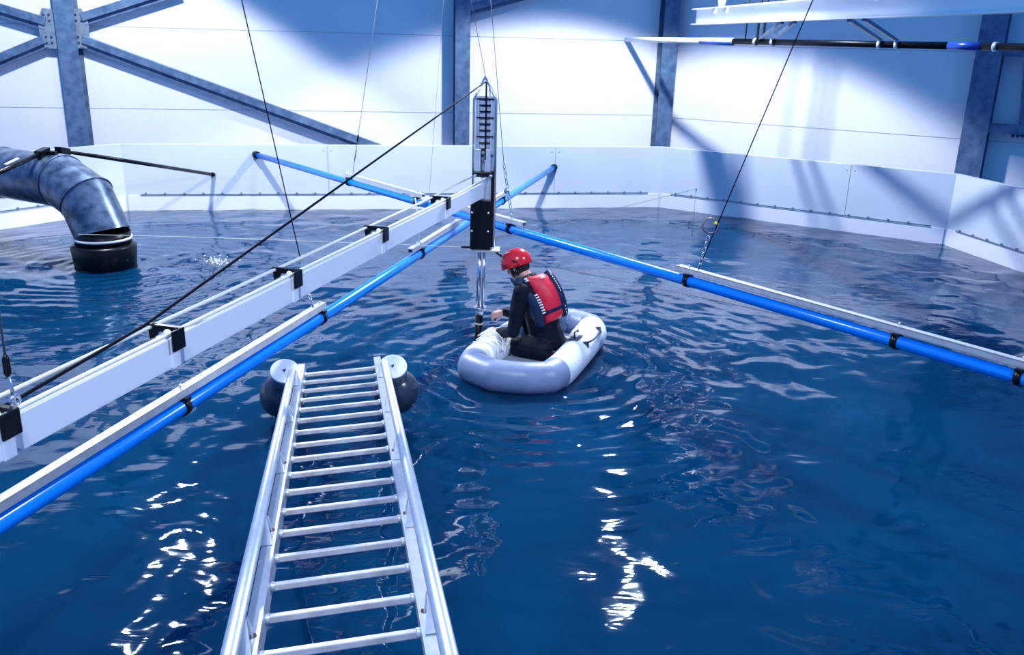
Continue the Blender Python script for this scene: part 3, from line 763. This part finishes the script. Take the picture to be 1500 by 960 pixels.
fl = [Vector((p.x, p.y, 0.02)) for p in dense[::4]]
m.prism(fl, (0, 0, 0.02)); m.build('boat_floor', M['hull_floor'], boat)
# seams, patches, grab line on the right white tube
def onT(i, ang, r=TR+0.003, lift=0.0):  # point on the tube at dense index i, angle from the top towards outside
    p = dense[int(i) % N]; q = dense[(int(i)+1) % N]; f = i - int(i); c = p.lerp(q, f); tdir = (q-p).normalized(); outw = tdir.cross(Vector((0, 0, 1))).normalized()
    if outw.dot(c - Vector((0.2, 7.4, TZ))) < 0: outw = -outw
    nn = outw*math.sin(ang) + Vector((0, 0, 1))*math.cos(ang); return c + nn*(r+lift), nn, tdir
def patch(i0, a0, L, Wd, name, m_, shape='sq', lift=0.004):
    c, nn, td = onT(i0, a0); sd = nn.cross(td); m = MB()
    grid = []
    if shape == 'sq': poly = [(-L, -Wd), (L, -Wd*0.8), (L, Wd), (-L, Wd*0.9)]
    elif shape == 'd': poly = [(-L, 0), (0, -Wd), (L, 0), (0, Wd)]
    else: poly = [(-L, -Wd), (L, 0), (-L, Wd)]
    m.prism([c + td*x - sd*y + nn*0.0005 for x, y in poly], nn*lift); return m.build(name, m_, boat)
patch(48.5, -0.15, 0.075, 0.055, 'valve_patch', M['navy'])
c, nn, td = onT(49, -0.15); m = MB(); m.tube([c, c+nn*0.02], 0.022, 14); m.build('valve_cap', M['hull_white'], boat)
m = MB(); m.tube([onT(48, -0.1, lift=0.02)[0], onT(49.5, -0.25, lift=0.035)[0], onT(51.5, -0.25, lift=0.02)[0]], 0.007, 8); m.ball(onT(51.5, -0.25, lift=0.02)[0], 0.012, 8); m.build('valve_cord', M['black'], boat)
for i0 in (48.5, 57.5):
    patch(i0, 0.72, 0.05, 0.038, 'handle_patch', M['navy'], 'tri'); 
m = MB(); m.tube([onT(48.5, 0.72, lift=0.012)[0], onT(50, 0.82, lift=0.03)[0], onT(52.5, 0.88, lift=0.02)[0], onT(55.5, 0.82, lift=0.025)[0], onT(57.5, 0.72, lift=0.012)[0]], 0.007, 8); m.build('grab_line', M['navy'], boat)
c, nn, td = onT(56, -1.0); m = MB(); m.box(c + nn*0.012, td*0.13, nn*0.010, nn.cross(td)*0.03, 0.006); m.build('seat_flap', M['hull_white'], boat)
m = MB(); c, nn, td = onT(92, 0.0); m.tube([c, c+nn*0.02], 0.02, 12); m.ball(c+nn*0.022, 0.018, 10); m.build('valve_cap', M['hull_white'], boat)

# cord heaped over the left tube
m = MB(); rg = random.Random(11)
for k in range(17):
    i0 = 119 + rg.uniform(0, 13); r_ = TR + 0.008 + rg.uniform(0, 0.03); w0 = rg.uniform(-1.5, 1.5)
    a0, a1_ = rg.uniform(-1.6, -1.1), rg.uniform(0.1, 0.7); pts_ = []
    for s in range(12):
        f = s/11; a_ = a0 + (a1_-a0)*f; pts_.append(onT(i0 + w0*f + 0.8*math.sin(f*5+k), a_, r_ + 0.012*math.sin(f*PI))[0])
    m.tube(pts_, 0.0050, 6)
tag(m.build('rope_coil', M['cord']), 'heap of off-white cord draped over the left tube of the boat', 'rope')
# pale folded sack behind the cord
m = MB(); cxx = G(748, 505, 0.16)
t_ = bmesh.new(); bmesh.ops.create_icosphere(t_, subdivisions=4, radius=1)
for v in t_.verts:
    nn = mnoise.noise(v.co*2.3)*0.28 + mnoise.noise(v.co*5)*0.10; p_ = v.co*(1+nn); v.co = Vector((cxx.x - 0.02 + p_.x*0.085 + p_.y*0.10, cxx.y + 0.22 + p_.y*0.36, 0.13 + p_.z*0.085))
for f in t_.faces: f.smooth = True
m.merge(t_); tag(m.build('folded_sack', M['hull_white']), 'crumpled pale sack lying in the boat before the kneeling person', 'sack')

# ------------------------------------------------------------------ person
person = thing('person', G(795, 525, 0.05), 'person in black coverall, red helmet and red life vest kneeling in the boat', 'person')
W3 = Yp
hipc = W3(803, 508, 7.50); lh = W3(792, 512, 7.38); rh = W3(812, 506, 7.62)
waist = W3(797, 480, 7.48); chest = W3(788, 440, 7.44); neckb = W3(776, 412, 7.47); head = W3(758, 389, 7.54)
lsh = W3(765, 427, 7.31); rsh = W3(803, 420, 7.60)
lel = W3(751, 486, 7.26); lwr = W3(729, 488, 7.46); lha = W3(719, 482, 7.52)
rel = W3(772, 468, 7.80); rwr = W3(739, 457, 7.74); rha = W3(727, 460, 7.72)
lkn = W3(762, 517, 7.42); rkn = W3(775, 497, 7.80); lft = W3(812, 524, 7.24); rft = W3(832, 505, 7.50)
lkn.z = max(lkn.z, 0.13); rkn.z = 0.16
def capsule(m, a_, b_, ra, rb, nseg=5):
    a_, b_ = Vector(a_), Vector(b_); L = (b_-a_).length; k = max(2, int(L/0.012))
    pts_ = [a_.lerp(b_, i/k) for i in range(k+1)]
    m.tube(pts_, [ra+(rb-ra)*i/k for i in range(k+1)], 14); m.ball(a_, ra, 14); m.ball(b_, rb, 14)
def remesh(o, vox, it=4):
    r = o.modifiers.new('remesh', 'REMESH'); r.mode = 'VOXEL'; r.voxel_size = vox; r.use_smooth_shade = True
    s = o.modifiers.new('smooth', 'SMOOTH'); s.iterations = it; s.factor = 0.5
face = (head - Vector((0, 0, 0))); 
look = (Vector((rha.x, rha.y, rha.z)) - head).normalized(); look = Vector((-0.80, 0.38, -0.46)).normalized()
hup = Vector((-0.36, 0.17, 0.92)); hup = (hup - look*hup.dot(look)).normalized(); hsd = look.cross(hup)   # hsd: to the person's right
bm_ = MB()
AX = (look, hsd, hup)
bm_.ball(head + hup*0.010, 0.088, 24, (1.05, 0.86, 1.15), AX)             # skull
bm_.ball(head + look*0.035 - hup*0.055, 0.055, 18, (1.0, 0.85, 1.0), AX)  # jaw
bm_.ball(head + look*0.078 - hup*0.088, 0.022, 12, (1, 1.1, .9), AX)      # chin
bm_.ball(head + look*0.104 - hup*0.025, 0.016, 12, (1, .7, 1.5), AX)      # nose
bm_.ball(head + look*0.084 + hup*0.012 + hsd*0.033, 0.015, 10, (.7, 1.4, .6), AX); bm_.ball(head + look*0.084 + hup*0.012 - hsd*0.033, 0.015, 10, (.7, 1.4, .6), AX)
bm_.ball(head + look*0.090 - hup*0.058, 0.014, 10, (.6, 1.6, .5), AX)     # lips
for sg in (-1, 1): bm_.ball(head + hsd*sg*0.080 - hup*0.020 - look*0.006, 0.031, 14, (0.62, 0.34, 1.0), AX)   # ears
capsule(bm_, head - hup*0.05 - look*0.02, neckb, 0.052, 0.056)
capsule(bm_, neckb, chest, 0.07, 0.10); capsule(bm_, chest, waist, 0.10, 0.09); capsule(bm_, waist, hipc, 0.09, 0.10)
for s_h, s_e, s_w in ((lsh, lel, lwr), (rsh, rel, rwr)):
    capsule(bm_, neckb, s_h, 0.05, 0.045); capsule(bm_, s_h, s_e, 0.042, 0.034); capsule(bm_, s_e, s_w, 0.034, 0.024)
for h_, k_, f_ in ((lh, lkn, lft), (rh, rkn, rft)):
    capsule(bm_, h_, k_, 0.07, 0.05); capsule(bm_, k_, f_, 0.045, 0.03)
def hand(m, wr, ha, upv, thumb_side):
    d_ = (ha-wr).normalized(); s = d_.cross(upv).normalized(); u = s.cross(d_)
    pc = wr + d_*0.052
    m.ball(pc, 0.042, 16, (1.0, 0.92, 0.42), (d_, s, u)); capsule(m, wr, pc, 0.024, 0.024)
    for k, (o, L) in enumerate(((-0.027, 0.062), (-0.009, 0.072), (0.009, 0.068), (0.026, 0.054))):
        b_ = pc + d_*0.030 + s*o; c1_ = b_ + d_*L*0.45 - u*0.010; c2_ = c1_ + d_*L*0.22 - u*L*0.34; c3_ = c2_ - u*L*0.28 - d_*L*0.06
        capsule(m, b_ - d_*0.015, c1_, 0.0092, 0.0086); capsule(m, c1_, c2_, 0.0086, 0.0080); capsule(m, c2_, c3_, 0.0080, 0.0070)
    b_ = pc - d_*0.018 + s*thumb_side*0.030; c1_ = b_ + s*thumb_side*0.020 + d_*0.028 - u*0.010; c2_ = c1_ + d_*0.030 - u*0.018
    capsule(m, b_, c1_, 0.013, 0.0105); capsule(m, c1_, c2_, 0.0105, 0.0085)
hand(bm_, lwr, lha, Vector((0.1, -0.5, 0.86)), 1); hand(bm_, rwr, rha, Vector((0.1, -0.6, 0.8)), -1)
body = bm_.build('body', M['skin'], person); remesh(body, 0.0050, 3)
# coverall
m = MB()
capsule(m, neckb + Vector((0.012, 0, -0.01)), chest, 0.085, 0.135); capsule(m, chest, waist, 0.145, 0.150); capsule(m, waist, hipc, 0.150, 0.172)
capsule(m, neckb.lerp(lsh, .3), lsh, 0.08, 0.068); capsule(m, neckb.lerp(rsh, .3), rsh, 0.08, 0.068)
capsule(m, lsh, chest, .07, .12); capsule(m, rsh, chest, .07, .12)
for s_h, s_e, s_w in ((lsh, lel, lwr), (rsh, rel, rwr)):
    capsule(m, s_h, s_e, 0.076, 0.060); capsule(m, s_e, s_w.lerp(s_e, 0.02), 0.060, 0.038)
for h_, k_, f_ in ((lh, lkn, lft), (rh, rkn, rft)):
    capsule(m, h_, k_, 0.125, 0.100); capsule(m, k_, f_, 0.075, 0.055); m.ball(f_ + Vector((0.05, -0.01, 0)), 0.05, 14, (1.5, .9, .9))
for v in m.bm.verts:
    p_ = v.co; v.co = p_ + Vector((mnoise.noise(p_*11), mnoise.noise(p_*11+Vector((9, 0, 0))), mnoise.noise(p_*11+Vector((0, 9, 0)))))*0.009
suit = m.build('coverall', M['suit'], person); remesh(suit, 0.008, 3)
MB().tube([neckb - Vector((-0.012, 0, 0.00)), neckb + (head-neckb).normalized()*0.045 + Vector((0.008, -0.005, 0))], [0.082, 0.070], 20).build('collar', M['suit'], person)
# hair
m = MB(); m.ball(head + hup*0.000 - look*0.016, 0.094, 22, (1.0, 0.88, 1.08), AX); m.build('hair', M['hair'], person)
# helmet
m = MB(); t_ = bmesh.new(); bmesh.ops.create_uvsphere(t_, u_segments=40, v_segments=24, radius=1)
hc = head + hup*0.028
dead = []
for v in t_.verts:
    x, y, z = v.co
    lim = -0.22 - 0.18*max(0, -x) + 0.10*max(0, x)
    if z < lim - 0.12: dead.append(v); continue
    if z < lim: v.co.z = z = lim
    k = 1.03 if z < lim + 0.02 else 1.0
    v.co = hc + look*x*0.136*k + hsd*y*0.112*k + hup*z*0.118
bmesh.ops.delete(t_, geom=dead, context='VERTS')
for f in t_.faces: f.smooth = True
m.merge(t_); hel = m.build('helmet', M['redh'], person); so = hel.modifiers.new('solid', 'SOLIDIFY'); so.thickness = 0.008; so.offset = 1
for sg in (-1, 1):
    for fx, fz, ln in ((-0.35, 0.12, 0.035), (0.42, 0.10, 0.028)):
        y = math.sqrt(max(0.05, 1-fx*fx-fz*fz)); c = hc + look*fx*0.138 + hsd*sg*y*0.114 + hup*fz*0.12
        nv = (look*fx/0.136 + hsd*sg*y/0.112 + hup*fz/0.118).normalized(); tl = (look*0.8 + hup*0.6); tl = (tl - nv*tl.dot(nv)).normalized()
        MB().ball(c + nv*0.006, 1.0, 12, (ln*0.9, 0.010, 0.006), (tl, nv.cross(tl), nv)).build('vent', M['hair'], hel)
for fx, y_, fz in ((0.15, -0.45, 0.85), (-0.05, -0.5, 0.82), (0.30, -0.62, 0.66)):
    c = hc + look*fx*0.138 + hsd*y_*0.114 + hup*fz*0.120; nv = (look*fx/0.136 + hsd*y_/0.112 + hup*fz/0.118).normalized(); tl = look - nv*look.dot(nv); tl.normalize()
    MB().ball(c + nv*0.008, 1.0, 10, (0.018, 0.006, 0.003), (tl, nv.cross(tl), nv)).build('logo_mark', M['white'], hel)
m = MB()
for sg in (-1, 1):
    m.tube([hc + hsd*sg*0.108 - hup*0.02 + look*0.02, head + hsd*sg*0.083 - hup*0.06 + look*0.03, head + look*0.065 - hup*0.108], 0.007, 8)
    m.tube([hc + hsd*sg*0.104 - hup*0.02 - look*0.07, head + hsd*sg*0.083 - hup*0.06 + look*0.02], 0.007, 8)
m.build('chin_strap', M['black'], person)

# life vest
TL, TRr, BR, BL = W3(767, 409, 7.36), W3(796, 400, 7.52), W3(825, 463, 7.42), W3(803, 474, 7.30)
bn = ((TRr-TL).cross(BL-TL)).normalized()
if bn.y > 0: bn = -bn
def vp(u, v, lift=0.0):
    p_ = TL.lerp(TRr, u).lerp(BL.lerp(BR, u), v); bul = 0.045*(1-(2*u-1)**2) + 0.060*math.sin(PI*min(1, v*0.9+0.1)); return p_ + bn*(bul + lift)
def vpatch(u0, u1, v0, v1, lift, th, name, m_, parent, nu=10, nv=16):
    m = MB(); g = [[m.bm.verts.new(vp(u0+(u1-u0)*i/nu, v0+(v1-v0)*j/nv, lift - th*(0.55 if i in (0, nu) or j in (0, nv) else 0))) for i in range(nu+1)] for j in range(nv+1)]
    g2 = [[m.bm.verts.new(vp(u0+(u1-u0)*i/nu, v0+(v1-v0)*j/nv, lift - th)) for i in range(nu+1)] for j in range(nv+1)]
    for j in range(nv):
        for i in range(nu):
            f = m.face([g[j][i], g[j][i+1], g[j+1][i+1], g[j+1][i]]); f.smooth = True
            m.face([g2[j][i], g2[j+1][i], g2[j+1][i+1], g2[j][i+1]])
    for i in range(nu): m.face([g[0][i], g2[0][i], g2[0][i+1], g[0][i+1]]); m.face([g[nv][i], g[nv][i+1], g2[nv][i+1], g2[nv][i]])
    for j in range(nv): m.face([g[j][0], g[j+1][0], g2[j+1][0], g2[j][0]]); m.face([g[j][nu], g2[j][nu], g2[j+1][nu], g[j+1][nu]])
    return m.build(name, m_, parent)
vest = vpatch(0, 1, 0, 1, 0.012, 0.05, 'life_vest', M['redv'], person)
vpatch(-0.02, 1.02, 0.755, 0.835, 0.018, 0.02, 'waist_belt', M['navy'], vest)
vpatch(-0.30, 1.16, 0.12, 0.98, -0.022, 0.05, 'vest_backing', M['navy'], vest)
for u_, pre in ((-0.24, [lsh*0.45 + neckb*0.55 + Vector((-0.06, -0.03, -0.05)), lsh*0.45 + neckb*0.55 + Vector((-0.03, -0.04, 0.055))]), (1.09, [rsh*0.6 + neckb*0.4 + Vector((-0.07, 0.05, -0.03)), rsh*0.6 + neckb*0.4 + Vector((-0.01, 0.02, 0.015))])):
    pts_ = pre + [vp(u_, v/12, 0.006) for v in range(0, 13)]
    if u_ > 0: pts_ = pts_[:2] + pts_[3:]
    MB().tube(pts_, [0.024, 0.036] + [0.046]*(len(pts_)-3) + [0.034], 16, sy=1.0).build('vest_side_band', M['navy'], vest)
for u_, v0, v1 in ((-0.08, 0.36, 0.80), (1.02, 0.06, 0.50), (1.04, 0.78, 0.98), (-0.05, 0.0, 0.08)):
    nn_ = max(2, int((v1-v0)/0.055))
    for k in range(nn_):
        v = v0 + (v1-v0)*(k+0.5)/nn_; vpatch(u_ - 0.055, u_ + 0.055, v - 0.016, v + 0.016, 0.026 if u_ < 0.5 else 0.058, 0.012, 'white_letter', M['white'], vest, 2, 2)
vpatch(0.42, 0.66, 0.085, 0.115, 0.018, 0.008, 'white_label', M['white'], vest, 3, 2)

# splash under the duct stream
m = MB(); rg = random.Random(5); c0 = G(318, 386)
for k in range(90):
    a_ = rg.uniform(0, 2*PI); r_ = abs(rg.gauss(0, 0.10)); m.ball(c0 + Vector((math.cos(a_)*r_*1.6, math.sin(a_)*r_, abs(rg.gauss(0, 0.03)))), rg.uniform(0.003, 0.010), 6)
tag(m.build('water_splash', M['foam']), 'small white splash on the water behind the black rope', 'splash', kind='stuff')
